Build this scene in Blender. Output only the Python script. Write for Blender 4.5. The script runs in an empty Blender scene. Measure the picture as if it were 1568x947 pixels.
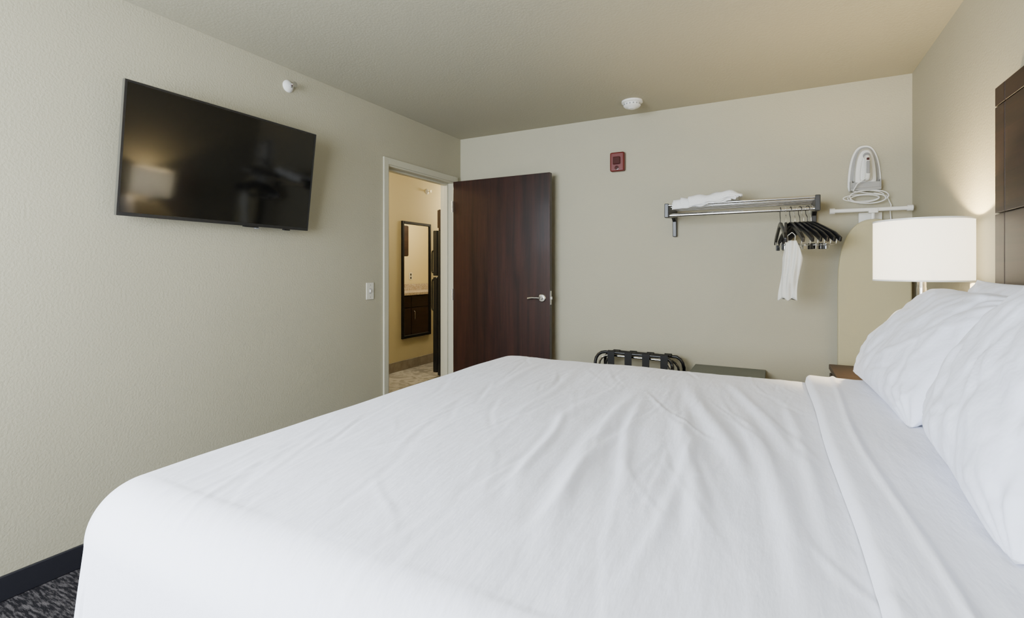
import bpy, bmesh, math, random
from mathutils import Vector, Matrix, noise
random.seed(7)
R=math.radians
scene=bpy.context.scene
col=scene.collection

# ------------------------------------------------------------ materials
def mat(name,color,rough=0.5,metal=0.0,bump=None,var=None,coat=0,sheen=0,emis=None,trans=0,spec=0.5,stretch=(1,1,1)):
    m=bpy.data.materials.new(name); m.use_nodes=True
    nt=m.node_tree; b=nt.nodes['Principled BSDF']
    b.inputs['Base Color'].default_value=(*color,1)
    b.inputs['Roughness'].default_value=rough
    b.inputs['Metallic'].default_value=metal
    b.inputs['Coat Weight'].default_value=coat
    b.inputs['Coat Roughness'].default_value=0.12
    b.inputs['Sheen Weight'].default_value=sheen
    b.inputs['Specular IOR Level'].default_value=spec
    if emis:
        b.inputs['Emission Color'].default_value=(*emis[0],1); b.inputs['Emission Strength'].default_value=emis[1]
    tc=nt.nodes.new('ShaderNodeTexCoord'); mp=nt.nodes.new('ShaderNodeMapping')
    mp.inputs['Scale'].default_value=stretch
    nt.links.new(tc.outputs['Object'],mp.inputs['Vector'])
    if var:
        c2,scale,detail=var
        n=nt.nodes.new('ShaderNodeTexNoise'); n.inputs['Scale'].default_value=scale; n.inputs['Detail'].default_value=detail
        nt.links.new(mp.outputs['Vector'],n.inputs['Vector'])
        r=nt.nodes.new('ShaderNodeValToRGB')
        r.color_ramp.elements[0].position=0.35; r.color_ramp.elements[1].position=0.65
        r.color_ramp.elements[0].color=(*color,1); r.color_ramp.elements[1].color=(*c2,1)
        nt.links.new(n.outputs['Fac'],r.inputs['Fac']); nt.links.new(r.outputs['Color'],b.inputs['Base Color'])
    if bump:
        scale,strength,dist=bump
        n=nt.nodes.new('ShaderNodeTexNoise'); n.inputs['Scale'].default_value=scale; n.inputs['Detail'].default_value=3
        nt.links.new(mp.outputs['Vector'],n.inputs['Vector'])
        bp=nt.nodes.new('ShaderNodeBump'); bp.inputs['Strength'].default_value=strength; bp.inputs['Distance'].default_value=dist
        nt.links.new(n.outputs['Fac'],bp.inputs['Height']); nt.links.new(bp.outputs['Normal'],b.inputs['Normal'])
    return m

M_wall=mat('wall_paint',(0.385,0.357,0.258),0.7,bump=(110,0.4,0.004),var=((0.373,0.346,0.249),2,2))
M_ceil=mat('ceiling_paint',(0.36,0.335,0.245),0.8,bump=(90,0.35,0.004))
M_hall=mat('hall_paint',(0.60,0.52,0.30),0.75,bump=(130,0.3,0.003))
M_trim=mat('trim_paint',(0.49,0.465,0.35),0.35)
M_base=mat('baseboard_rubber',(0.012,0.012,0.017),0.45)
M_hbase=mat('hall_baseboard_stone',(0.22,0.19,0.15),0.5,var=((0.3,0.26,0.2),14,4))
M_black=mat('black_satin',(0.010,0.010,0.011),0.35)
M_frame=mat('mirror_frame_black',(0.005,0.005,0.005),0.6,spec=.2)
M_blackpl=mat('black_plastic',(0.006,0.006,0.007),0.28)
M_screen=mat('tv_screen_glass',(0.0022,0.0022,0.0025),0.07,spec=0.5)
M_silver=mat('tv_rim_silver',(0.35,0.36,0.37),0.3,1)
M_chrome=mat('chrome',(0.75,0.75,0.76),0.14,1)
M_nickel=mat('satin_nickel',(0.62,0.60,0.56),0.27,1)
M_linen=mat('white_linen',(0.80,0.81,0.90),0.85,sheen=0.1,bump=(26,0.3,0.01),stretch=(1.8,0.5,1))
M_pillow=mat('white_pillowcase',(0.76,0.785,0.90),0.85,sheen=0.1,bump=(16,0.4,0.015),stretch=(1,1,1))
M_towel=mat('white_towel',(0.80,0.80,0.80),0.95,bump=(240,0.8,0.004))
M_bag=mat('laundry_bag_cloth',(0.66,0.65,0.60),0.8,bump=(60,0.6,0.004))
M_white=mat('white_plastic',(0.74,0.73,0.69),0.35)
M_plate=mat('ivory_plastic',(0.62,0.60,0.51),0.35)
M_grey=mat('grey_plastic',(0.22,0.22,0.22),0.4)
M_lgrey=mat('light_grey_plastic',(0.30,0.295,0.28),0.4)
M_red=mat('alarm_red',(0.11,0.006,0.004),0.4)
M_redl=mat('alarm_lens',(0.05,0.010,0.010),0.15)
M_shelfgrey=mat('cabinet_laminate',(0.060,0.070,0.058),0.4,var=((0.07,0.08,0.067),8,3))
M_board=mat('ironing_cover',(0.42,0.38,0.23),0.9,bump=(200,0.3,0.002))
M_fridge=mat('fridge_black',(0.008,0.010,0.015),0.18)
M_mirror=mat('mirror_glass',(0.9,0.9,0.9),0.0,1)
M_granite=mat('granite',(0.30,0.24,0.18),0.2,var=((0.55,0.48,0.4),60,6))
M_strap=mat('luggage_strap',(0.01,0.01,0.011),0.8)
M_mattress=mat('mattress_fabric',(0.6,0.6,0.6),0.9)

def wood(name,c1,c2,rough,coat,axis='Z',sc=6,spec=.5):
    m=bpy.data.materials.new(name); m.use_nodes=True; nt=m.node_tree; b=nt.nodes['Principled BSDF']
    tc=nt.nodes.new('ShaderNodeTexCoord'); mp=nt.nodes.new('ShaderNodeMapping')
    s=[14,14,14]; s['XYZ'.index(axis)]=0.7
    mp.inputs['Scale'].default_value=s
    n=nt.nodes.new('ShaderNodeTexNoise'); n.inputs['Scale'].default_value=sc; n.inputs['Detail'].default_value=7; n.inputs['Roughness'].default_value=0.65
    n.inputs['Distortion'].default_value=0.4
    r=nt.nodes.new('ShaderNodeValToRGB'); r.color_ramp.elements[0].position=0.38; r.color_ramp.elements[1].position=0.64
    r.color_ramp.elements[0].color=(*c1,1); r.color_ramp.elements[1].color=(*c2,1)
    nt.links.new(tc.outputs['Object'],mp.inputs['Vector']); nt.links.new(mp.outputs['Vector'],n.inputs['Vector'])
    nt.links.new(n.outputs['Fac'],r.inputs['Fac']); nt.links.new(r.outputs['Color'],b.inputs['Base Color'])
    b.inputs['Roughness'].default_value=rough; b.inputs['Coat Weight'].default_value=coat; b.inputs['Coat Roughness'].default_value=0.15
    b.inputs['Specular IOR Level'].default_value=spec
    return m
M_door=wood('mahogany_door',(0.009,0.0022,0.0016),(0.030,0.008,0.005),0.36,0.2,'Z',1.6,.35)
M_esp=wood('espresso_wood',(0.012,0.005,0.003),(0.024,0.010,0.006),0.5,0.0,'Y',2,.25)
M_night=wood('nightstand_wood',(0.04,0.022,0.014),(0.07,0.04,0.024),0.5,0.0,'X',2,.3)

def carpet():
    m=bpy.data.materials.new('carpet'); m.use_nodes=True; nt=m.node_tree; b=nt.nodes['Principled BSDF']
    tc=nt.nodes.new('ShaderNodeTexCoord'); mp=nt.nodes.new('ShaderNodeMapping'); mp.inputs['Scale'].default_value=(9,50,1); mp.inputs['Rotation'].default_value=(0,0,0.35)
    n=nt.nodes.new('ShaderNodeTexNoise'); n.inputs['Scale'].default_value=2.0; n.inputs['Detail'].default_value=4; n.inputs['Roughness'].default_value=.6
    r=nt.nodes.new('ShaderNodeValToRGB'); r.color_ramp.elements[0].position=.46; r.color_ramp.elements[1].position=.62
    r.color_ramp.elements[0].color=(.014,.013,.016,1); r.color_ramp.elements[1].color=(.10,.092,.096,1)
    n2=nt.nodes.new('ShaderNodeTexNoise'); n2.inputs['Scale'].default_value=350
    bp=nt.nodes.new('ShaderNodeBump'); bp.inputs['Strength'].default_value=.8; bp.inputs['Distance'].default_value=.006
    L=nt.links.new
    L(tc.outputs['Object'],mp.inputs['Vector']); L(mp.outputs['Vector'],n.inputs['Vector']); L(n.outputs['Fac'],r.inputs['Fac']); L(r.outputs['Color'],b.inputs['Base Color'])
    L(tc.outputs['Object'],n2.inputs['Vector']); L(n2.outputs['Fac'],bp.inputs['Height']); L(bp.outputs['Normal'],b.inputs['Normal'])
    b.inputs['Roughness'].default_value=.95; b.inputs['Specular IOR Level'].default_value=.1
    return m
M_carpet=carpet()
def tile():
    m=bpy.data.materials.new('hall_tile'); m.use_nodes=True; nt=m.node_tree; b=nt.nodes['Principled BSDF']
    tc=nt.nodes.new('ShaderNodeTexCoord'); br=nt.nodes.new('ShaderNodeTexBrick')
    br.inputs['Scale'].default_value=1.0; br.inputs['Brick Width'].default_value=.6; br.inputs['Row Height'].default_value=.3; br.inputs['Mortar Size'].default_value=.004
    br.inputs['Color1'].default_value=(.40,.39,.37,1); br.inputs['Color2'].default_value=(.52,.51,.49,1); br.inputs['Mortar'].default_value=(.2,.2,.2,1)
    n=nt.nodes.new('ShaderNodeTexNoise'); n.inputs['Scale'].default_value=7; n.inputs['Detail'].default_value=8; n.inputs['Distortion'].default_value=1.8
    mx=nt.nodes.new('ShaderNodeMixRGB'); mx.blend_type='MULTIPLY'; mx.inputs['Fac'].default_value=.8
    r=nt.nodes.new('ShaderNodeValToRGB'); r.color_ramp.elements[0].position=.43; r.color_ramp.elements[0].color=(.42,.42,.43,1); r.color_ramp.elements[1].position=.57
    L=nt.links.new
    L(tc.outputs['Object'],br.inputs['Vector']); L(tc.outputs['Object'],n.inputs['Vector']); L(n.outputs['Fac'],r.inputs['Fac'])
    L(br.outputs['Color'],mx.inputs['Color1']); L(r.outputs['Color'],mx.inputs['Color2']); L(mx.outputs['Color'],b.inputs['Base Color'])
    b.inputs['Roughness'].default_value=.3
    return m
M_tile=tile()

# ------------------------------------------------------------ helpers
def empty(name,loc):
    e=bpy.data.objects.new(name,None); e.empty_display_size=.1; e.location=loc; col.objects.link(e); return e
def par(o,p):
    if p is not None:
        o.parent=p; o.matrix_parent_inverse=Matrix.Translation(-Vector(p.location))
    return o
def finish(name,bm,m,p=None,smooth=False,bevel=0,seg=2,sub=0,autosm=False):
    me=bpy.data.meshes.new(name); bmesh.ops.recalc_face_normals(bm,faces=bm.faces); bm.to_mesh(me); bm.free()
    if m: me.materials.append(m)
    o=bpy.data.objects.new(name,me); col.objects.link(o)
    if smooth:
        for f in me.polygons: f.use_smooth=True
    if bevel:
        b=o.modifiers.new('bevel','BEVEL'); b.width=bevel; b.segments=seg; b.limit_method='ANGLE'; b.angle_limit=R(40)
    if sub:
        s=o.modifiers.new('sub','SUBSURF'); s.levels=sub; s.render_levels=sub
    par(o,p); return o
def addbox(bm,x0,x1,y0,y1,z0,z1,M=None):
    vs=[bm.verts.new((x,y,z)) for x in (x0,x1) for y in (y0,y1) for z in (z0,z1)]
    for f in ((0,1,3,2),(4,6,7,5),(0,4,5,1),(2,3,7,6),(0,2,6,4),(1,5,7,3)):
        bm.faces.new([vs[i] for i in f])
    if M:
        for v in vs: v.co=M@v.co
def box(name,b,m,p=None,bevel=0,M=None,seg=2):
    bm=bmesh.new(); addbox(bm,*b,M=M); return finish(name,bm,m,p,bevel=bevel,seg=seg)
def boxes(name,bs,m,p=None,bevel=0):
    bm=bmesh.new()
    for b in bs: addbox(bm,*b)
    return finish(name,bm,m,p,bevel=bevel)
def tube(name,pts,r,m,p=None,cyclic=False,smooth=True,M=None):
    cu=bpy.data.curves.new(name,'CURVE'); cu.dimensions='3D'; cu.bevel_depth=r; cu.bevel_resolution=4; cu.use_fill_caps=True
    if smooth:
        s=cu.splines.new('NURBS'); s.order_u=3; s.resolution_u=6; s.use_endpoint_u=not cyclic
    else: s=cu.splines.new('POLY')
    s.points.add(len(pts)-1)
    for i,q in enumerate(pts):
        q=Vector(q)
        if M: q=M@q
        s.points[i].co=(*q,1)
    s.use_cyclic_u=cyclic
    cu.materials.append(m)
    o=bpy.data.objects.new(name,cu); col.objects.link(o); return par(o,p)
def lathe(name,prof,M,m,p=None,n=48,smooth=True,closed=False):
    bm=bmesh.new(); rings=[]
    for (r,z) in prof:
        rings.append([bm.verts.new(M@Vector((r*math.cos(2*math.pi*i/n),r*math.sin(2*math.pi*i/n),z))) for i in range(n)])
    for a,b in zip(rings[:-1],rings[1:]):
        for i in range(n): bm.faces.new((a[i],a[(i+1)%n],b[(i+1)%n],b[i]))
    if closed:
        for i in range(n): bm.faces.new((rings[-1][i],rings[-1][(i+1)%n],rings[0][(i+1)%n],rings[0][i]))
    else:
        if prof[0][0]>1e-4: bm.faces.new(rings[0][::-1])
        if prof[-1][0]>1e-4: bm.faces.new(rings[-1])
    bmesh.ops.remove_doubles(bm,verts=bm.verts,dist=1e-5)
    o=finish(name,bm,m,p,smooth=smooth)
    es=o.modifiers.new('es','EDGE_SPLIT'); es.split_angle=R(40)
    return o
def prism(name,outline,th,M,m,p=None,bevel=0,smooth=False):
    """outline in local XZ, thickness along local Y 0..th"""
    bm=bmesh.new()
    a=[bm.verts.new(M@Vector((x,0,z))) for x,z in outline]; b=[bm.verts.new(M@Vector((x,th,z))) for x,z in outline]
    n=len(a); bm.faces.new(a); bm.faces.new(b[::-1])
    for i in range(n): bm.faces.new((a[i],b[i],b[(i+1)%n],a[(i+1)%n]))
    return finish(name,bm,m,p,bevel=bevel,smooth=smooth)
T=Matrix.Translation
def RX(a): return Matrix.Rotation(R(a),4,'X')
def RY(a): return Matrix.Rotation(R(a),4,'Y')
def RZ(a): return Matrix.Rotation(R(a),4,'Z')

# ------------------------------------------------------------ room
XL,XR,YB,YF,H=-2.555,0.745,3.81,-1.0,2.44
XO=-2.68                       # hall side of the left wall
DY0,DY1,DZ=2.835,3.70,2.03     # door opening
HX,HY0,HY1=-4.05,2.0,7.3
G=.005
box('floor',(XO,XR+.12,YF-.12,YB+.12,-.08,0),M_carpet)
box('floor_hall',(HX-.12,XO,HY0-.12,HY1+.12,-.08,0),M_tile)
box('ceiling',(HX-.12,XR+.12,YF-.12,HY1+.12,H,H+.1),M_ceil)
boxes('wall_left',[(XO,XL,YF,DY0,0,H),(XO,XL,DY0,DY1,DZ,H),(XO,XL,DY1,YB+.12,0,H)],M_wall)
box('wall_back',(XL,XR,YB,YB+.12,0,H),M_wall)
box('wall_right',(XR,XR+.12,YF,YB+.12,0,H),M_wall)
WX0,WX1,WZ0,WZ1=-2.35,-0.35,0.85,2.25
boxes('wall_front',[(XO,WX0,YF-.12,YF,0,H),(WX1,XR+.12,YF-.12,YF,0,H),(WX0,WX1,YF-.12,YF,0,WZ0),(WX0,WX1,YF-.12,YF,WZ1,H)],M_wall)
w=empty('window_1',((WX0+WX1)/2,YF-.06,WZ0))
f=.05
boxes('frame',[(WX0,WX1,YF-.09,YF-.03,WZ0,WZ0+f),(WX0,WX1,YF-.09,YF-.03,WZ1-f,WZ1),(WX0,WX0+f,YF-.09,YF-.03,WZ0+f,WZ1-f),(WX1-f,WX1,YF-.09,YF-.03,WZ0+f,WZ1-f),
    ((WX0+WX1)/2-.025,(WX0+WX1)/2+.025,YF-.09,YF-.03,WZ0+f,WZ1-f)],M_white,w,bevel=.004)
box('sill',(WX0-.03,WX1+.03,YF-.02,YF+.05,WZ0-.03,WZ0),M_white,w,bevel=.005)
# baseboards
box('baseboard_left',(XL,XL+.012,YF,DY0-.055,0,.095),M_base,bevel=.004)
box('baseboard_back',(XL+.012,XR-.012,YB-.012,YB,0,.095),M_base,bevel=.004)
box('baseboard_right',(XR-.012,XR,YF,YB-.012,0,.095),M_base,bevel=.004)
box('baseboard_front',(XL+.012,XR-.012,YF,YF+.012,0,.095),M_base,bevel=.004)
# hall shell
box('wall_hall_left',(HX-.12,HX,HY0,HY1,0,H),M_hall)
box('wall_hall_near',(HX-.12,XO,HY0-.12,HY0,0,H),M_hall)
box('wall_hall_far',(HX-.12,XO+.12,HY1,HY1+.12,0,H),M_hall)
box('wall_hall_right',(XO,XO+.12,YB+.12,HY1,0,H),M_hall)
box('baseboard_hall',(HX,HX+.012,HY0,HY1,0,.12),M_hbase,bevel=.003)

# door frame
t=empty('trim_1',(XL,DY1,0)); cw=.05
boxes('casing',[(XL,XL+.014,DY0-cw,DY0,0,DZ+cw),(XL,XL+.014,DY1,DY1+cw,0,DZ+cw),(XL,XL+.014,DY0,DY1,DZ,DZ+cw)],M_trim,t,bevel=.003)
boxes('jamb',[(XO-.01,XL+.004,DY0,DY0+.012,0,DZ),(XO-.01,XL+.004,DY1-.012,DY1,0,DZ),(XO-.01,XL+.004,DY0+.012,DY1-.012,DZ-.012,DZ)],M_trim,t)
boxes('stop',[(XO+.03,XL-.05,DY0+.012,DY0+.028,0,DZ-.012),(XO+.03,XL-.05,DY1-.028,DY1-.012,0,DZ-.012),(XO+.03,XL-.05,DY0+.028,DY1-.028,DZ-.028,DZ-.012)],M_trim,t,bevel=.002)
boxes('casing_hall',[(XO-.014,XO,DY0-cw,DY0,0,DZ+cw),(XO-.014,XO,DY1,DY1+cw,0,DZ+cw),(XO-.014,XO,DY0,DY1,DZ,DZ+cw)],M_trim,t,bevel=.003)
box('strike',(XL-.045,XL-.01,DY0+.0115,DY0+.0135,.95,1.07),M_nickel,t)

# door leaf, local: x along leaf from hinge, y thickness
d=empty('door_1',(XL+.03,3.70,0))
DM=T((XL+.035,3.665,0))@RZ(-0.3)
LW=.935
box('leaf',(0,LW,-.022,.022,.012,2.022),M_door,d,bevel=.002,M=DM)
box('latch_plate',(LW-.001,LW+.0015,-.012,.012,.96,1.07),M_nickel,d,M=DM)
box('latch_bolt',(LW,LW+.012,-.006,.006,1.0,1.025),M_nickel,d,M=DM,bevel=.002)
for k,z in enumerate((.25,1.02,1.8)):
    lathe('hinge_%d'%(k+1),[(0,-.05),(.008,-.05),(.008,.05),(0,.05)],DM@T((-.006,-.03,z)),M_nickel,d,n=16)
for sgn,nm in ((-1,'out'),(1,'in')):
    B=DM@T((LW-.065,sgn*.022,1.012))@(RX(90) if sgn<0 else RX(-90))
    lathe('rose_'+nm,[(0,0),(.032,0),(.032,.006),(.027,.011),(.012,.012),(.011,.04),(.0,.04)],B,M_nickel,d,n=32)
    y=sgn*.06
    tube('lever_'+nm,[(LW-.06,y,1.012),(LW-.09,y,1.014),(LW-.14,y*1.02,1.014),(LW-.178,y*.97,1.006)],.0095,M_nickel,d,M=DM)

# ------------------------------------------------------------ TV (tilted)
tv=empty('television',(XL+.08,1.565,1.76))
ang=math.degrees(math.atan2(.075,.57))
TM=T((XL+.055,1.565,1.477))@RY(ang)      # local: x = out of wall, y along wall, z up
W2,HT=.49,.575
box('body',(-.03,.004,-W2+.02,W2-.02,.03,HT-.03),M_blackpl,tv,bevel=.01,M=TM)
box('back_panel',(.0,.020,-W2,W2,0,HT),M_blackpl,tv,bevel=.003,M=TM)
boxes_=[(.004,.0215,-W2-.0015,-W2,0,HT),(.004,.0215,W2,W2+.0015,0,HT),(.004,.0215,-W2,W2,HT,HT+.0015)]
bm=bmesh.new()
for b in boxes_: addbox(bm,*b,M=TM)
finish('rim',bm,M_silver,tv)
bm=bmesh.new()
for b in [(.02,.0225,-W2,-W2+.009,0,HT),(.02,.0225,W2-.009,W2,0,HT),(.02,.0225,-W2+.009,W2-.009,HT-.009,HT),(.02,.0225,-W2+.009,W2-.009,0,.016)]: addbox(bm,*b,M=TM)
finish('bezel',bm,M_black,tv)
box('screen',(.0195,.0205,-W2+.009,W2-.009,.016,HT-.009),M_screen,tv,M=TM)
box('logo_bump',(.0,.022,.09,.17,-.006,0),M_blackpl,tv,M=TM,bevel=.002)
box('receiver',(.002,.02,.155,.175,-.012,0),M_grey,tv,M=TM,bevel=.002)
box('speaker_nub',(.002,.02,.33,.37,-.008,0),M_blackpl,tv,M=TM,bevel=.002)
boxes('mount_plate',[(XL,XL+.02,1.565-.18,1.565+.18,1.62,1.90)],M_black,tv)
boxes('mount_arms',[(XL+.01,XL+.07,1.565-.15,1.565-.12,1.6,1.92),(XL+.01,XL+.07,1.565+.12,1.565+.15,1.6,1.92)],M_black,tv)

# ------------------------------------------------------------ light switch, sprinkler, alarm, smoke detector
s=empty('light_switch',(XL,2.651,1.088))
box('plate',(XL,XL+.006,2.614,2.688,1.028,1.148),M_plate,s,bevel=.003)
box('rocker_recess',(XL+.0055,XL+.0066,2.642,2.660,1.070,1.106),M_lgrey,s)
box('rocker',(XL+.005,XL+.012,2.645,2.657,1.078,1.100),M_white,s,bevel=.002,M=None)
for z in (1.045,1.131): lathe('screw',[(0,0),(.003,0),(.003,.001),(0,.0015)],T((XL+.006,2.651,z))@RY(90),M_nickel,s,n=12)
sp=empty('fire_sprinkler',(XL,1.978,2.333))
SM=T((XL,1.978,2.333))@RY(90)
lathe('escutcheon',[(0,0),(.036,0),(.036,.004),(.030,.010),(.022,.016),(.012,.018),(0,.018)],SM,M_white,sp,n=40)
lathe('body',[(0,.016),(.010,.016),(.010,.032),(.006,.036),(0,.036)],SM,M_chrome,sp,n=20)
tube('yoke',[(0,.011,.032),(0,.015,.044),(0,.008,.056),(0,0,.060),(0,-.008,.056),(0,-.015,.044),(0,-.011,.032)],.0025,M_chrome,sp,M=SM)
lathe('bulb',[(0,.034),(.003,.036),(.003,.055),(0,.058)],SM,M_redl,sp,n=12)
lathe('deflector',[(0,.060),(.016,.060),(.016,.063),(0,.063)],SM,M_chrome,sp,n=24)

fa=empty('fire_alarm_strobe',(-1.075,YB,2.079))
box('housing',(-1.075-.056,-1.075+.056,YB-.05,YB,2.005,2.153),M_red,fa,bevel=.012,seg=3)
box('lens',(-1.075-.028,-1.075+.028,YB-.066,YB-.048,2.055,2.115),M_redl,fa,bevel=.006)
lathe('horn_grille',[(0,0),(.016,0),(.016,.004),(.012,.005),(0,.002)],T((-1.075,YB-.049,2.03))@RX(90),M_redl,fa,n=24)
sm=empty('smoke_detector',(-.892,3.51,H))
SD=T((-.892,3.51,H))@RX(180)
lathe('base',[(0,0),(.073,0),(.073,.012),(.06,.016),(0,.016)],SD,M_white,sm)
lathe('chamber',[(0,.014),(.056,.014),(.060,.022),(.060,.034),(.050,.044),(.028,.048),(.022,.054),(0,.055)],SD,M_white,sm)
bm=bmesh.new()
for i in range(16):
    a=2*math.pi*i/16
    addbox(bm,.0595,.0615,-.004,.004,.023,.033,M=SD@Matrix.Rotation(a,4,'Z'))
finish('vents',bm,M_grey,sm)

# ------------------------------------------------------------ rack with hangers
rk=empty('shelf_rack',(-.2,YB-.1,1.68))
RXa,RXb,RY0=-.66,.245,3.46
YW=YB-.001
for nm,x in (('bracket_left',RXa),('bracket_right',RXb-.028)):
    out=[(YW,1.690),(RY0,1.690),(RY0,1.595),(RY0+.05,1.595),(YW-.09,1.615),(YW-.045,1.595),(YW-.035,1.483),(YW,1.483)]
    Mx=Matrix(((0,1,0,x),(1,0,0,0),(0,0,1,0),(0,0,0,1)))
    prism(nm,out,.028,Mx,M_black,rk,bevel=.004)
for i,y in enumerate((3.515,3.57,3.625,3.68,3.735)):
    tube('bar_%d'%(i+1),[(RXa+.02,y,1.670),(RXb-.02,y,1.670)],.007,M_chrome,rk,smooth=False)
tube('front_bar',[(RXa+.02,RY0+.012,1.678),(RXb-.02,RY0+.012,1.678)],.009,M_chrome,rk,smooth=False)
tube('hanging_rail',[(RXa+.02,3.50,1.612),(RXb-.02,3.50,1.612)],.0125,M_chrome,rk,smooth=False)

hx=[.035,.065,.09,.115,.14,.16,.18,.20]
ha=[8,-2,18,25,30,35,40,44]
for i,(x,a) in enumerate(zip(hx,ha)):
    hg=empty('clothes_hanger' if i==0 else 'clothes_hanger.%03d'%i,(x,3.50,1.612))
    HM=T((x,3.50,1.612))@RZ(90-180+a)   # local x: toward camera when +x
    pts=[(.017*math.cos(t_),0,.017*math.sin(t_)) for t_ in [R(q) for q in range(-20,200,20)]]
    pts=pts+[(-.014,0,-.03),(-.002,0,-.05),(0,0,-.085)]
    tube('hook',pts,.0022,M_chrome if i%2 else M_black,hg,M=HM)
    L=.20
    up=[(-L,-.185),(-L*.8,-.150),(-L*.45,-.112),(-.03,-.082),(0,-.076),(.03,-.082),(L*.45,-.112),(L*.8,-.150),(L,-.185)]
    lo=[(L-.006,-.212),(L*.8,-.186),(L*.45,-.142),(.03,-.108),(0,-.102),(-.03,-.108),(-L*.45,-.142),(-L*.8,-.186),(-L+.006,-.212)]
    prism('shoulders',up+lo,.016,HM@T((0,-.008,0)),M_blackpl,hg,bevel=.004)
    tube('trouser_bar',[(-L+.03,0,-.19),(-L+.035,0,-.225),(0,0,-.228),(L-.035,0,-.225),(L-.03,0,-.19)],.0028,M_chrome,hg,M=HM)
    for k in (-.1,.1):
        box('clip',(k-.012,k+.012,-.01,.01,-.25,-.215),M_chrome if i%2 else M_blackpl,hg,M=HM,bevel=.002)
# laundry bag hanging from first hanger: gathered top, long vertical pleats
def laundry_bag():
    n,rows_n=96,40
    M=T((.090,3.335,1.612))@RZ(-12)
    bm=bmesh.new(); rows=[]
    for i in range(rows_n+1):
        t_=i/rows_n
        w_=.026+.024*min(1,t_/.3)+.004*math.sin(t_*7)
        th=.007+.013*math.sin(math.pi*min(1,.08+t_*.9))
        cx=.010*math.sin(t_*5)-.016*t_; cz=-.200-.345*t_
        row=[]
        for j in range(n):
            a=2*math.pi*j/n
            x=w_*math.cos(a); y=th*math.sin(a)
            pleat=.0055*math.sin(x*230+2.0*math.sin(t_*4)+1.3)*(1-.4*t_)+.004*noise.noise(Vector((x*50,t_*5,a)))
            y+=pleat*(1 if math.sin(a)>=0 else -1)*abs(math.sin(a))**.4+.004*math.sin(x*90+t_*6)
            zz=cz-(.010*math.sin(x*120+1) if t_>.9 else 0)*((t_-.9)*10)
            row.append(bm.verts.new(M@Vector((cx+x,y+.02*t_,zz))))
        rows.append(row)
    for a,b in zip(rows[:-1],rows[1:]):
        for j in range(n): bm.faces.new((a[j],a[(j+1)%n],b[(j+1)%n],b[j]))
    bm.faces.new(rows[0]); bm.faces.new(rows[-1])
    p=empty('laundry_bag',(.09,3.335,1.3))
    finish('cloth',bm,M_bag,p,smooth=True)
    tube('drawstring',[(-.018,0,-.21),(-.02,.0,-.17),(0,.02,-.15),(.02,0,-.17),(.018,0,-.21)],.0018,M_bag,p,M=M)
laundry_bag()

# folded towels on rack
tw=empty('towel_stack',(-.45,3.6,1.68))
def towel(name,cx,cy,cz,w,dp,th,rot,seed):
    bm=bmesh.new(); nx,ny=30,20
    M=T((cx,cy,cz))@RZ(rot)
    top=[];bot=[]
    for i in range(nx+1):
        for j in range(ny+1):
            u=-1+2*i/nx; v=-1+2*j/ny
            e=max(0,1-abs(u)**6)*max(0,1-abs(v)**6)
            x=u*w/2*(1+.03*noise.noise(Vector((v*2,seed,0)))); y=v*dp/2
            hgt=th*(.25+.75*e**.4)+.012*noise.noise(Vector((x*14,y*14,seed)))*e
            top.append(bm.verts.new(M@Vector((x,y,hgt)))); bot.append(bm.verts.new(M@Vector((x,y,.0))))
    idx=lambda i,j:i*(ny+1)+j
    for i in range(nx):
        for j in range(ny):
            bm.faces.new((top[idx(i,j)],top[idx(i+1,j)],top[idx(i+1,j+1)],top[idx(i,j+1)]))
            bm.faces.new((bot[idx(i,j)],bot[idx(i,j+1)],bot[idx(i+1,j+1)],bot[idx(i+1,j)]))
    for i in range(nx):
        bm.faces.new((top[idx(i,0)],bot[idx(i,0)],bot[idx(i+1,0)],top[idx(i+1,0)])); bm.faces.new((top[idx(i,ny)],top[idx(i+1,ny)],bot[idx(i+1,ny)],bot[idx(i,ny)]))
    for j in range(ny):
        bm.faces.new((top[idx(0,j)],top[idx(0,j+1)],bot[idx(0,j+1)],bot[idx(0,j)])); bm.faces.new((top[idx(nx,j)],bot[idx(nx,j)],bot[idx(nx,j+1)],top[idx(nx,j+1)]))
    return finish(name,bm,M_towel,tw,smooth=True)
towel('folded_towel',-.50,3.63,1.680,.26,.22,.034,2,2.2)
def ruffle():
    """loosely folded towel, layers, front corner drooping over the front rail"""
    for L_ in range(3):
        bm=bmesh.new(); nu,nv=44,30; g=[]
        x0_=-.60+.05*L_; wd_=.36-.02*L_
        for i in range(nu+1):
            row=[]; u=i/nu
            for j in range(nv+1):
                s_=j/nv*.34
                x=x0_+wd_*u+.02*noise.noise(Vector((s_*8,L_*3.1,0)))
                yf=3.445-.006*L_
                lim=.28-.02*L_
                if s_<lim: y=yf+lim-s_; z=1.700+.010*L_
                else:
                    q=s_-lim; y=yf-.012*math.sin(min(1,q*25)*1.57); z=1.700+.010*L_-q*(.95-.6*u-.15*L_)
                z+=.009*noise.noise(Vector((x*13,s_*9,3+L_*5)))+.03*math.exp(-((u-.72)/.2)**2)*math.exp(-((s_-.17)/.09)**2)+.006*math.sin(x*60+s_*14)*u
                y-=.006*noise.noise(Vector((x*25,s_*20,7+L_)))
                row.append(bm.verts.new((x,y,z)))
            g.append(row)
        for i in range(nu):
            for j in range(nv): bm.faces.new((g[i][j],g[i+1][j],g[i+1][j+1],g[i][j+1]))
        o=finish('draped_layer_%d'%(L_+1),bm,M_towel,tw,smooth=True)
        so=o.modifiers.new('s','SOLIDIFY'); so.thickness=.009; so.offset=1
ruffle()

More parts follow.
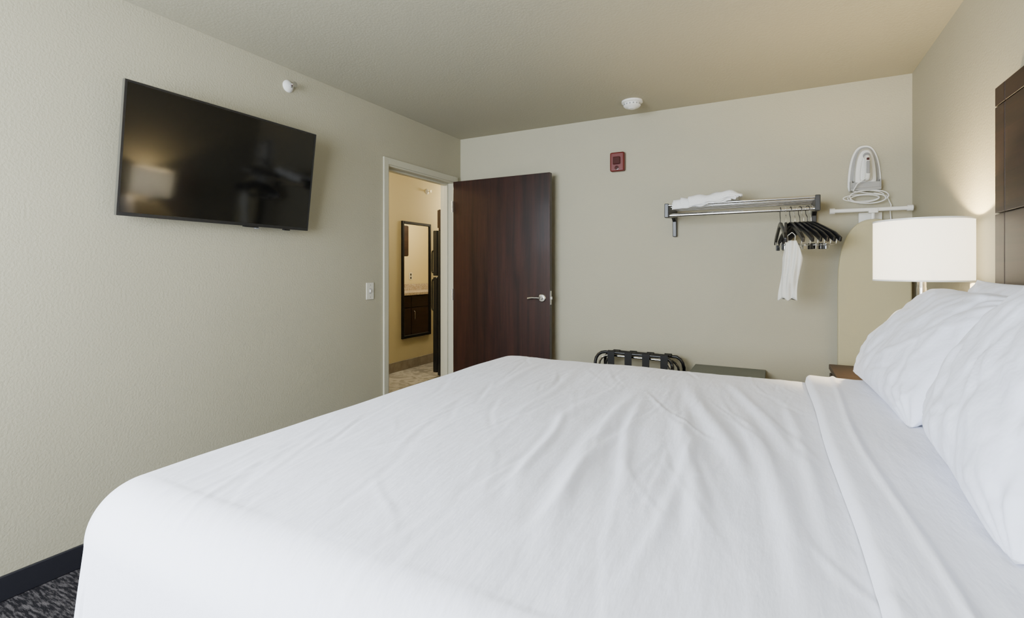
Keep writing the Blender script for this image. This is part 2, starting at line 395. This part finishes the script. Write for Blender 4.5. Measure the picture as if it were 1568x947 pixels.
# ------------------------------------------------------------ iron in holder
ir=empty('clothes_iron',(.5,YB-.05,1.85)); ix=.503; YI=YB-.002
def arch(w,h,n=20):
    pts=[(-w*.92,0),(w*.92,0),(w,h*.1)]
    for i in range(1,n):
        t_=i/n; z=h*.1+h*.9*math.sin(t_*math.pi/2); x=w*math.cos(t_*math.pi/2)**.75
        pts.append((x,z))
    pts.append((0,h))
    for i in range(n-1,0,-1):
        t_=i/n; z=h*.1+h*.9*math.sin(t_*math.pi/2); x=-w*math.cos(t_*math.pi/2)**.75
        pts.append((x,z))
    pts.append((-w,h*.1)); return pts
prism('holder_plate',arch(.088,.285),.012,T((ix,YI-.012,1.740)),M_white,ir,bevel=.003)
prism('holder_inner',arch(.076,.262),.010,T((ix,YI-.022,1.750)),M_lgrey,ir,bevel=.003)
prism('soleplate',arch(.060,.235),.010,T((ix,YI-.038,1.768)),M_chrome,ir,bevel=.002)
prism('body_lower',arch(.055,.215),.030,T((ix,YI-.068,1.772)),M_white,ir,bevel=.012)
prism('body_upper',arch(.032,.155),.025,T((ix,YI-.09,1.79)),M_white,ir,bevel=.010)
tube('handle',[(ix,YI-.08,1.80),(ix,YI-.125,1.80),(ix,YI-.145,1.83),(ix,YI-.14,1.90),(ix,YI-.125,1.93),(ix,YI-.085,1.935)],.014,M_white,ir)
box('handle_grip',(ix-.009,ix+.009,YI-.163,YI-.15,1.825,1.9),M_grey,ir,bevel=.004)
lathe('dial',[(0,0),(.018,0),(.018,.008),(0,.01)],T((ix,YI-.09,1.945))@RX(90),M_grey,ir,n=24)
box('steam_button',(ix-.007,ix+.007,YI-.152,YI-.13,1.905,1.922),M_redl,ir,bevel=.002)
boxes('holder_tray',[(ix-.078,ix+.078,YI-.075,YI,1.735,1.750),(ix-.078,ix-.071,YI-.075,YI,1.750,1.80),(ix+.071,ix+.078,YI-.075,YI,1.750,1.80),(ix-.071,ix+.071,YI-.075,YI-.069,1.750,1.785)],M_lgrey,ir,bevel=.002)
pts=[]
for i in range(90):
    t_=i/89
    a=t_*2*math.pi*4.2
    pts.append((ix-.005+(.100-.02*t_)*math.cos(a)+.025*math.sin(t_*8), YI-.045-.03*math.sin(a*.7)**2, 1.70+(.030+.012*math.sin(t_*7))*math.sin(a)-.020*t_))
tube('cord',[(ix-.01,YI-.14,1.80),(ix-.05,YI-.12,1.77),(ix-.07,YI-.10,1.73)]+pts+[(ix+.11,YI-.03,1.70),(ix+.135,YI-.02,1.64),(ix+.13,YI-.02,1.60),(ix+.14,YI-.01,1.50)],.0032,M_white,ir)

# ironing board on wall
ib=empty('ironing_board',(.53,YB-.1,1.0)); bx=.532
o_=[]
hw=.183; ztop=1.548; 
n=24
for i in range(n+1):
    t_=i/n*math.pi/2
    o_.append((hw*math.sin(t_)**.85,ztop-.42+ .42*math.cos(t_)**.8))
o_=o_+[(hw,.30),(hw-.03,.22)]
full=o_+[(-x,z) for x,z in reversed(o_)][:-1]
prism('board',full,.03,T((bx,3.655,0)),M_board,ib,bevel=.010)
box('hook_plate',(bx-.06,bx+.06,YI-.03,YI,1.50,1.60),M_white,ib,bevel=.004)
tube('foot_bar',[(.322,3.68,1.607),(.712,3.68,1.607)],.0125,M_white,ib,smooth=False)
for x in (.322,.709): lathe('foot_cap',[(0,-.014),(.0175,-.014),(.0175,.014),(0,.014)],T((x,3.68,1.607))@RY(90),M_white,ib,n=24)
box('stem_joint',(bx-.024,bx+.024,3.665,3.705,1.585,1.615),M_white,ib,bevel=.005)
tube('stem',[(bx,3.69,1.60),(bx,3.705,1.5),(bx,3.71,1.0),(bx,3.71,.35)],.011,M_white,ib,smooth=False)
for sx in (-.07,.07): tube('leg',[(bx+sx*.3,3.715,1.45),(bx+sx,3.725,.2),(bx+sx,3.725,.03)],.010,M_white,ib,smooth=False)
tube('ground_bar',[(bx-.16,3.725,.015),(bx+.16,3.725,.015)],.014,M_white,ib,smooth=False)

# ------------------------------------------------------------ bed
X0,X1,Y0,Y1,ZT=-1.385,.66,.50,2.50,.765
bed=empty('bed',(-.35,1.5,0))
box('box_base',(X0+.08,X1+.02,Y0+.08,Y1-.08,.0,.36),M_mattress,bed,bevel=.02)
box('mattress',(X0+.06,X1+.02,Y0+.06,Y1-.06,.36,ZT-.065),M_mattress,bed,bevel=.06,seg=4)
creases=[]
def cr(x0,y0,x1,y1,a,w,cv=.02): creases.append((x0,y0,x1,y1,a*.85,w*1.25,cv))
# long pulled folds
cr(-.47,1.90,-.36,.78,.014,.022,.02); cr(-.42,1.80,-.27,.95,.010,.015,.015); cr(-.56,2.0,-.56,1.3,.007,.02)
cr(-.28,2.1,-.06,1.15,.012,.022,.02); cr(-.15,2.2,.06,1.3,.008,.015,.01); cr(-.24,1.7,-.12,.8,.010,.018)
cr(-.08,1.7,.05,.75,.011,.017,.015); cr(.02,2.0,.10,.9,.007,.012,.01); cr(-.36,1.5,-.40,.8,.007,.012,.02)
cr(-.62,1.5,-.46,.9,.007,.012); cr(-.80,2.2,-.72,1.3,.004,.015); cr(-1.0,2.3,-.97,1.6,.004,.015)
cr(-.18,1.5,-.20,.7,.006,.011,.01)
rr=random.Random(11)
for i in range(120):
    cx=rr.uniform(-1.2,.1); cy=rr.uniform(.6,2.4); a=R(rr.gauss(96,14)); l=rr.uniform(.15,.6)
    cr(cx-math.cos(a)*l/2,cy-math.sin(a)*l/2,cx+math.cos(a)*l/2,cy+math.sin(a)*l/2,rr.choice((-1,1,1))*rr.uniform(.0008,.0026),rr.uniform(.004,.009),rr.uniform(-.02,.02))
pc=[]
for (ax,ay,bx_,by_,am,w_,cv) in creases:
    dx,dy=bx_-ax,by_-ay; L=math.hypot(dx,dy)
    pc.append((ax,ay,dx,dy,L,am,w_,cv,min(ax,bx_)-.12,max(ax,bx_)+.12,min(ay,by_)-.12,max(ay,by_)+.12))
def crease_h(x,y):
    h=0
    for (ax,ay,dx,dy,L,am,w_,cv,xa,xb,ya,yb) in pc:
        if x<xa or x>xb or y<ya or y>yb: continue
        t_=((x-ax)*dx+(y-ay)*dy)/(L*L)
        if t_<-.1 or t_>1.1: continue
        sd=((x-ax)*dy-(y-ay)*dx)/L + cv*math.sin(t_*4.5+ax*9)
        if abs(sd)>3.6*w_: continue
        tp=max(0,min(1,(t_+.1)/.4))*max(0,min(1,(1.1-t_)/.4)); tp=tp*tp*(3-2*tp)
        h+=am*tp*(math.exp(-(sd/w_)**2)-.4*math.exp(-((sd-1.6*w_)/w_)**2))
    return h
def soft(x,y):
    return .011*noise.noise(Vector((x*2.2,y*1.2,3)))+.0045*noise.noise(Vector((x*7,y*2.4,9)))+.0014*noise.noise(Vector((x*24,y*6,1)))
def surf(px,py,r=.12,zt=ZT,bot=.16,off=0):
    """draped cloth: parameter plane -> 3D"""
    cx0=X0+r; cy0=Y0+r; cy1=Y1-r
    dx=min(0,px-cx0); dy=(py-cy0) if py<cy0 else ((py-cy1) if py>cy1 else 0)
    qx=max(px,cx0); qy=min(max(py,cy0),cy1)
    ds=math.hypot(dx,dy)
    crown=.018*(1-((qx+.36)/1.05)**4)*(1-((qy-1.5)/1.0)**4)
    if ds<1e-6:
        z=zt+crown+soft(px,py)+crease_h(px,py)
        return Vector((px,py,z+off))
    ux,uy=dx/ds,dy/ds
    arc=r*math.pi/2
    top=zt+crown+soft(px,py)*.8+crease_h(px,py)*.7
    if ds<arc:
        th=ds/r; ho=r*math.sin(th)+off*math.sin(th); z=top-r*(1-math.cos(th))+off*math.cos(th)
    else:
        ex=ds-arc; fold=.018*noise.noise(Vector((px*3.5 if abs(uy)>.5 else 0,py*3.5 if abs(ux)>.5 else 0,ex*.8+5)))*min(1,ex*4)
        ang_=math.atan2(uy,ux)
        fold+=.018*math.sin(ang_*14)*min(1,ex*3)*(1 if min(abs(ux),abs(uy))>.05 else 0)
        ho=r+.05*ex+fold+off; z=top-r-ex
        z=max(z,bot)
    return Vector((qx+ux*ho,qy+uy*ho,z))
def sheet(name,xa,xb,ya,yb,nx,ny,fn,m,p,th=0):
    bm=bmesh.new(); g=[[bm.verts.new(fn(xa+(xb-xa)*i/nx,ya+(yb-ya)*j/ny)) for j in range(ny+1)] for i in range(nx+1)]
    for i in range(nx):
        for j in range(ny): bm.faces.new((g[i][j],g[i+1][j],g[i+1][j+1],g[i][j+1]))
    o=finish(name,bm,m,p,smooth=True)
    if th:
        so=o.modifiers.new('s','SOLIDIFY'); so.thickness=th; so.offset=-1
    return o
ext=.55
sheet('duvet_cover',X0-ext+.1,X1-.01,Y0-ext+.1,Y1+ext-.1,500,420,surf,M_linen,bed)
# folded-back sheet band
def band(name,FX0,FX1,LH,wob,seed,base):
    def fold_fn(t_,py):
        e0=FX0+wob*math.sin(py*2.4+seed)+wob*.4*math.sin(py*7+1+seed)
        x=e0+(FX1-e0)*t_
        edge=min(1,t_/.07); edge2=min(1,(1-t_)/.06)
        lift=LH*math.sqrt(max(0,1-(1-edge)**2))*(math.sqrt(max(0,1-(1-edge2)**2)))
        lift+=.003*noise.noise(Vector((x*5,py*2,4+seed)))+.007*math.exp(-((t_-.30-.06*math.sin(py*3))/.03)**2)*edge
        return surf(x,py,off=max(.001,lift)+base)
    bm=bmesh.new(); nx,ny=60,300; ya,yb=Y0-.35,Y1+.35
    g=[[bm.verts.new(fold_fn(i/nx,ya+(yb-ya)*j/ny)) for j in range(ny+1)] for i in range(nx+1)]
    for i in range(nx):
        for j in range(ny): bm.faces.new((g[i][j],g[i+1][j],g[i+1][j+1],g[i][j+1]))
    return finish(name,bm,M_linen,bed,smooth=True)
band('folded_sheet',.120,.395,.030,.006,0,.001)

# pillows (undersides compressed where they rest on the bed)
def rest(v):
    zb=.815 if v.x<.40 else max(.79,.815-(v.x-.40)*.6)
    if v.z<zb: v.z=zb+(v.z-zb)*.03
    return v
def pillow(name,w,h,th,M,seed):
    bm=bmesh.new(); nu,nv=110,80
    rp=random.Random(int(seed*10)); cs=[]
    for k in range(30):
        cu_=rp.uniform(-.9,.9); cv_=rp.uniform(-.9,.9); a=rp.gauss(math.pi/2,.55); l=rp.uniform(.25,.9)
        cs.append((cu_,cv_,math.cos(a),math.sin(a),l,rp.choice((-1,1))*rp.uniform(.002,.006),rp.uniform(.02,.055)))
    def P(u,v,s):
        e=(max(0,1-abs(u)**2.6)*max(0,1-abs(v)**2.4))**.55
        x=u*w/2*(1-.06*(1-abs(v)**3)*abs(u)**6 ) ; z=v*h/2*(1-.05*(1-abs(u)**3)*abs(v)**6)
        wr=.012*noise.noise(Vector((u*2.6+seed,v*2.0,s*3)))+.006*noise.noise(Vector((u*8+seed,v*4,s*3)))
        for (a0,b0,ca,sa,l,am,w_) in cs:
            du,dv=u-a0,v-b0; al=du*ca+dv*sa; pe=-du*sa+dv*ca+.04*math.sin(al*5+seed)
            if abs(al)<l and abs(pe)<3*w_: wr+=am*math.cos(al/l*math.pi/2)*math.exp(-(pe/w_)**2)
        for cx,cz in ((-1,-1),(1,-1),(-1,1),(1,1)):
            a=math.atan2(v-cz,u-cx); dd=math.hypot(u-cx,v-cz)
            wr+=.0055*math.sin(a*18+seed)*math.exp(-(dd/.5)**2)
        return Vector((x,s*(th/2*e)+wr*min(1,e*2)*s,z))
    vt={}
    for s in (1,-1):
        for i in range(nu+1):
            for j in range(nv+1):
                u=-1+2*i/nu; v=-1+2*j/nv
                u=math.copysign(1-(1-abs(u))**1.5,u); v=math.copysign(1-(1-abs(v))**1.5,v)
                if i in(0,nu) or j in(0,nv):
                    if (0,i,j) not in vt: vt[(0,i,j)]=bm.verts.new(rest(M@P(u,v,0)))
                    vt[(s,i,j)]=vt[(0,i,j)]
                else: vt[(s,i,j)]=bm.verts.new(rest(M@P(u,v,s)))
        for i in range(nu):
            for j in range(nv):
                bm.faces.new([vt[(s,i,j)],vt[(s,i+1,j)],vt[(s,i+1,j+1)],vt[(s,i,j+1)]])
    return finish(name,bm,M_pillow,None,smooth=True)
def PM(x,y,z,tilt,yaw=0,roll=0): return T((x,y,z))@RZ(-90+yaw)@RX(-tilt)@RY(roll)
pillow('pillow',.84,.46,.20,PM(.450,2.11,.985,38,2,0),1.3)
pillow('pillow.001',.74,.48,.22,PM(.458,1.33,1.010,31,-3,2),4.1)
pillow('pillow.002',.80,.40,.15,PM(.597,1.93,1.01,12,0,0),7.7)
pillow('pillow.003',.72,.40,.15,PM(.597,1.10,1.01,12,0,0),9.2)

# headboard
XH=XR-.006
hb=empty('headboard',(XR-.03,1.47,1))
HXa=.69; HY_a,HY_b=.60,2.347
box('backing',(HXa+.012,XH,HY_a+.002,HY_b-.002,.30,1.882),M_esp,hb)
ys=[HY_a,HY_a+.085,(HY_a+HY_b)/2,HY_b-.085,HY_b]
zs=[.30,1.05,1.438,1.815,1.884]
bm=bmesh.new(); gp=.002
for a,b in zip(ys[:-1],ys[1:]):
    for c_,d_ in zip(zs[:-1],zs[1:]): addbox(bm,HXa,HXa+.02,a+gp,b-gp,c_+gp,d_-gp)
finish('panels',bm,M_esp,hb,bevel=.002)
boxes('legs',[(HXa+.014,XH-.01,HY_a+.1,HY_a+.18,0,.3),(HXa+.014,XH-.01,HY_b-.18,HY_b-.1,0,.3)],M_esp,hb)

# ------------------------------------------------------------ nightstand
ns=empty('nightstand',(.52,3.1,0))
box('top',(.285,XR-.005,2.78,3.45,.655,.685),M_night,ns,bevel=.004)
box('body',(.30,XR-.005,2.80,3.43,.06,.655),M_esp,ns,bevel=.003)
boxes('drawer_fronts',[(.285,.30,2.82,3.41,.36,.64),(.285,.30,2.82,3.41,.08,.34)],M_esp,ns,bevel=.003)
for z in (.5,.21): tube('pull',[(.286,3.04,z),(.265,3.05,z),(.265,3.18,z),(.286,3.19,z)],.005,M_nickel,ns)
boxes('plinth',[(.33,XR-.02,2.83,3.40,0,.06)],M_black,ns)

# ------------------------------------------------------------ wall lamp
lp=empty('bedside_lamp',(.55,2.65,1.3)); LX,LY=.553,2.665
def shade_mat():
    m=bpy.data.materials.new('lamp_shade'); m.use_nodes=True; nt=m.node_tree; nt.nodes.clear()
    o=nt.nodes.new('ShaderNodeOutputMaterial'); d_=nt.nodes.new('ShaderNodeBsdfDiffuse'); t_=nt.nodes.new('ShaderNodeBsdfTranslucent')
    e=nt.nodes.new('ShaderNodeEmission'); mx=nt.nodes.new('ShaderNodeMixShader'); ad=nt.nodes.new('ShaderNodeAddShader')
    d_.inputs[0].default_value=(.85,.82,.76,1); t_.inputs[0].default_value=(.68,.70,.72,1); mx.inputs[0].default_value=.45
    e.inputs[0].default_value=(1,.94,.82,1); e.inputs[1].default_value=.9
    tc=nt.nodes.new('ShaderNodeTexCoord'); n_=nt.nodes.new('ShaderNodeTexNoise'); n_.inputs['Scale'].default_value=300
    bp=nt.nodes.new('ShaderNodeBump'); bp.inputs['Strength'].default_value=.3; bp.inputs['Distance'].default_value=.001
    L=nt.links.new
    L(tc.outputs['Object'],n_.inputs['Vector']); L(n_.outputs['Fac'],bp.inputs['Height']); L(bp.outputs['Normal'],d_.inputs['Normal'])
    L(d_.outputs[0],mx.inputs[1]); L(t_.outputs[0],mx.inputs[2]); L(mx.outputs[0],ad.inputs[0]); L(e.outputs[0],ad.inputs[1]); L(ad.outputs[0],o.inputs[0])
    return m
M_shade=shade_mat()
sr=.168
lathe('shade',[(sr,1.195),(sr,1.449),(sr-.003,1.449),(sr-.003,1.195)],T((LX,LY,0)),M_shade,lp,n=72,closed=True)
lathe('shade_rim_top',[(sr+.001,1.444),(sr+.001,1.451),(sr-.004,1.451),(sr-.004,1.444)],T((LX,LY,0)),M_white,lp,n=72,closed=True)
lathe('shade_rim_bottom',[(sr+.001,1.193),(sr+.001,1.199),(sr-.004,1.199),(sr-.004,1.193)],T((LX,LY,0)),M_white,lp,n=72,closed=True)
for k in range(3):
    a=R(30+120*k); tube('spider_%d'%(k+1),[(LX,LY,1.24),(LX+(sr-.003)*math.cos(a),LY+(sr-.003)*math.sin(a),1.24)],.002,M_nickel,lp,smooth=False)
lathe('socket',[(0,1.13),(.012,1.13),(.016,1.15),(.016,1.25),(0,1.25)],T((LX,LY,0)),M_nickel,lp,n=24)
M_bulb=mat('bulb_glass',(.9,.85,.7),.4,emis=((1,.8,.5),4))
lathe('bulb',[(0,1.25),(.012,1.25),(.015,1.26),(.024,1.275),(.026,1.285),(.020,1.297),(0,1.302)],T((LX,LY,0)),M_bulb,lp,n=24)
box('wall_plate',(XR-.022,XR-.001,LY-.06,LY+.06,1.09,1.19),M_plate,lp,bevel=.004)
tube('arm',[(XR-.015,LY,1.14),(LX+.05,LY,1.14),(LX,LY,1.14)],.009,M_nickel,lp,smooth=False)
lathe('arm_knuckle',[(0,1.115),(.017,1.115),(.017,1.165),(0,1.165)],T((LX,LY,0)),M_nickel,lp,n=24)
tube('reading_arm',[(XR-.02,LY-.02,1.17),(.715,LY-.07,1.178),(.69,LY-.12,1.165),(.655,LY-.17,1.12),(.63,LY-.20,1.07)],.009,M_plate,lp)
lathe('reading_head',[(0,0),(.012,0),(.016,.02),(.016,.05),(0,.05)],T((.63,LY-.20,1.075))@RY(205),M_plate,lp,n=20)

# ------------------------------------------------------------ small cabinet by back wall
cb=empty('small_cabinet',(-.28,3.6,0))
box('top',(-.505,-.05,3.36,YB-.005,.533,.555),M_shelfgrey,cb,bevel=.003)
box('body',(-.49,-.065,3.38,YB-.013,.04,.533),M_shelfgrey,cb,bevel=.002)
box('door_panel',(-.485,-.07,3.365,3.38,.05,.525),M_shelfgrey,cb,bevel=.002)
boxes('feet',[(-.48,-.44,3.4,3.44,0,.04),(-.115,-.075,3.4,3.44,0,.04),(-.48,-.44,3.72,3.76,0,.04),(-.115,-.075,3.72,3.76,0,.04)],M_black,cb)
# ------------------------------------------------------------ luggage rack folded
lr=empty('luggage_rack',(-.86,3.6,0))
def loop(x0,x1,y,zt,r=.09,skew=0):
    pts=[(x0,y+skew,0.01),(x0,y+skew*.3,zt-r)]
    for k in range(1,5):
        a=math.pi-k*math.pi/8; pts.append((x0+r+r*math.cos(a),y,zt-r+r*math.sin(a)))
    for k in range(4,8):
        a=math.pi/2-(k-3)*math.pi/8; pts.append((x1-r+r*math.cos(a),y,zt-r+r*math.sin(a)))
    pts+= [(x1,y+skew*.3,zt-r),(x1,y+skew,.01)]
    return pts
tube('frame_front',loop(-1.165,-.615,3.52,.640,.075,-.02),.0115,M_blackpl,lr,smooth=False)
tube('frame_back',loop(-1.14,-.565,3.66,.625,.075,.05),.0115,M_blackpl,lr,smooth=False)
tube('frame_inner',loop(-1.15,-.64,3.56,.61,.075,.0),.008,M_chrome,lr,smooth=False)
tube('frame_inner_back',loop(-1.12,-.59,3.62,.60,.075,.0),.008,M_blackpl,lr,smooth=False)
for i in range(4):
    x=-1.07+.125*i
    bm=bmesh.new(); pr=[(3.505,.647),(3.52,.655),(3.56,.640),(3.60,.630),(3.64,.633),(3.66,.640),(3.675,.632)]
    for (ya_,za),(yb_,zb) in zip(pr[:-1],pr[1:]):
        v=[bm.verts.new(q) for q in ((x,ya_,za),(x+.05,ya_,za),(x+.05,yb_,zb),(x,yb_,zb))]; bm.faces.new(v)
    bmesh.ops.remove_doubles(bm,verts=bm.verts,dist=1e-5)
    o=finish('strap_%d'%(i+1),bm,M_strap,lr); so=o.modifiers.new('s','SOLIDIFY'); so.thickness=.004
    box('strap_drop_%d'%(i+1),(x,x+.05,3.503,3.507,.53,.647),M_strap,lr)
tube('low_bar_front',[(-1.16,3.51,.2),(-.60,3.51,.2)],.008,M_blackpl,lr,smooth=False)

# ------------------------------------------------------------ hall contents
mi=empty('mirror',(HX,5.02,1.1)); my0,my1,mz0,mz1=4.735,5.31,.384,1.843
fw=.035
boxes('frame',[(HX,HX+.025,my0,my0+fw,mz0,mz1),(HX,HX+.025,my1-fw,my1,mz0,mz1),(HX,HX+.025,my0+fw,my1-fw,mz0,mz0+fw),(HX,HX+.025,my0+fw,my1-fw,mz1-fw,mz1)],M_frame,mi,bevel=.004)
box('glass',(HX+.002,HX+.012,my0+fw,my1-fw,mz0+fw,mz1-fw),M_mirror,mi)
fr=empty('refrigerator',(-3.1,4.95,0))
box('body',(-3.40,XO-.02,4.60,5.28,.03,1.69),M_fridge,fr,bevel=.008)
box('freezer_door',(-3.465,-3.405,4.60,5.28,1.17,1.69),M_fridge,fr,bevel=.010)
box('fridge_door',(-3.465,-3.405,4.60,5.28,.06,1.155),M_fridge,fr,bevel=.010)
tube('handle_upper',[(-3.465,4.64,1.20),(-3.505,4.64,1.21),(-3.505,4.64,1.45),(-3.465,4.64,1.47)],.009,M_blackpl,fr)
tube('handle_lower',[(-3.465,4.64,1.13),(-3.505,4.64,1.12),(-3.505,4.64,.78),(-3.465,4.64,.76)],.009,M_blackpl,fr)
boxes('feet',[(-3.38,-3.34,4.63,4.67,0,.03),(-2.78,-2.74,4.63,4.67,0,.03),(-3.38,-3.34,5.2,5.24,0,.03),(-2.78,-2.74,5.2,5.24,0,.03)],M_black,fr)
fc=empty('over_fridge_cabinet',(-3.1,4.95,1.8)); box('body',(-3.40,XO-G,4.62,5.28,1.692,1.93),M_door,fc,bevel=.003); boxes('doors',[(-3.42,-3.40,4.625,4.945,1.72,1.925),(-3.42,-3.40,4.955,5.275,1.72,1.925)],M_door,fc,bevel=.003)
XK=XO-G
kc=empty('kitchen_counter',(-3,6.2,0))
box('base_cabinet',(-3.26,XK,5.35,7.28,.1,.86),M_esp,kc)
boxes('cabinet_doors',[(-3.28,-3.26,5.37+.475*i,5.37+.475*i+.465,.13,.66) for i in range(4)]+[(-3.28,-3.26,5.37+.475*i,5.37+.475*i+.465,.68,.84) for i in range(4)],M_esp,kc,bevel=.003)
for i in range(4): tube('pull_%d'%i,[(-3.28,5.42+.475*i,.62),(-3.305,5.42+.475*i,.61),(-3.305,5.42+.475*i,.5),(-3.28,5.42+.475*i,.49)],.005,M_nickel,kc)
box('countertop',(-3.31,XK,5.33,7.29,.86,.90),M_granite,kc,bevel=.004)
box('backsplash',(XK-.02,XK,5.33,7.29,.90,1.0),M_granite,kc,bevel=.002)
box('toe_kick',(-3.2,XK,5.37,7.28,0,.1),M_black,kc)
ou=empty('power_outlet',(XO,6.55,1.13)); box('plate',(XO-.006,XO,6.51,6.59,1.07,1.19),M_plate,ou,bevel=.002); boxes('sockets',[(XO-.009,XO-.005,6.535,6.565,1.085,1.12),(XO-.009,XO-.005,6.535,6.565,1.14,1.175)],M_black,ou)
uc=empty('kitchen_upper_cabinet',(-2.85,6,1.8)); box('body',(-3.0,XK,5.35,6.10,1.45,1.93),M_esp,uc,bevel=.003); boxes('doors',[(-3.02,-3.0,5.36,5.72,1.46,1.92),(-3.02,-3.0,5.73,6.09,1.46,1.92)],M_esp,uc,bevel=.003)
sp2=empty('fire_sprinkler.001',(HX,5.25,2.25)); SM=T((HX,5.25,2.27))@RY(90)
lathe('escutcheon',[(0,0),(.035,0),(.035,.006),(.022,.016),(.012,.02),(0,.02)],SM,M_white,sp2,n=32)
lathe('deflector',[(0,.02),(.007,.02),(.007,.06),(.018,.062),(.018,.065),(0,.065)],SM,M_chrome,sp2,n=20)
M_glow=mat('ceiling_light_glass',(.9,.85,.75),.4,emis=((1,.86,.62),3))
for nm,(cx,cy) in (('ceiling_light',(-3.5,3.4)),('ceiling_light.001',(-3.6,6.2))):
    hl=empty(nm,(cx,cy,H)); lathe('bowl',[(0,-.09),(.06,-.085),(.12,-.06),(.15,-.02),(.15,0),(0,0)],T((cx,cy,H)),M_glow,hl)

# ------------------------------------------------------------ lights
def light(name,typ,loc,energy,color,**k):
    l=bpy.data.lights.new(name,typ); l.energy=energy; l.color=color
    for a,b in k.items(): setattr(l,a,b)
    o=bpy.data.objects.new(name,l); o.location=loc; col.objects.link(o); return o
light('hall_bulb','POINT',(-3.5,3.4,2.2),50,(1,.86,.60),shadow_soft_size=.12)
light('kitchen_bulb','POINT',(-3.6,6.2,2.2),62,(1,.86,.60),shadow_soft_size=.12)
light('lamp_bulb','POINT',(LX,LY,1.345),48,(1,.78,.44),shadow_soft_size=.025)
pl=light('window_portal','AREA',((WX0+WX1)/2,YF-.10,(WZ0+WZ1)/2),1,(1,1,1),shape='RECTANGLE',size=WX1-WX0,size_y=WZ1-WZ0)
pl.rotation_euler=(R(90),0,0)
pl.data.cycles.is_portal=True
wd=bpy.data.worlds.new('sky'); scene.world=wd; wd.use_nodes=True
bg=wd.node_tree.nodes['Background']; bg.inputs[0].default_value=(.84,.915,1,1); bg.inputs[1].default_value=36

# ------------------------------------------------------------ camera
cam=bpy.data.cameras.new('camera'); co=bpy.data.objects.new('camera',cam); col.objects.link(co)
co.location=(0,0,1.242); co.rotation_euler=(R(90),0,R(27.9))
cam.sensor_width=36; cam.lens=17.4; cam.shift_y=-.0386; cam.clip_start=.02
scene.camera=co
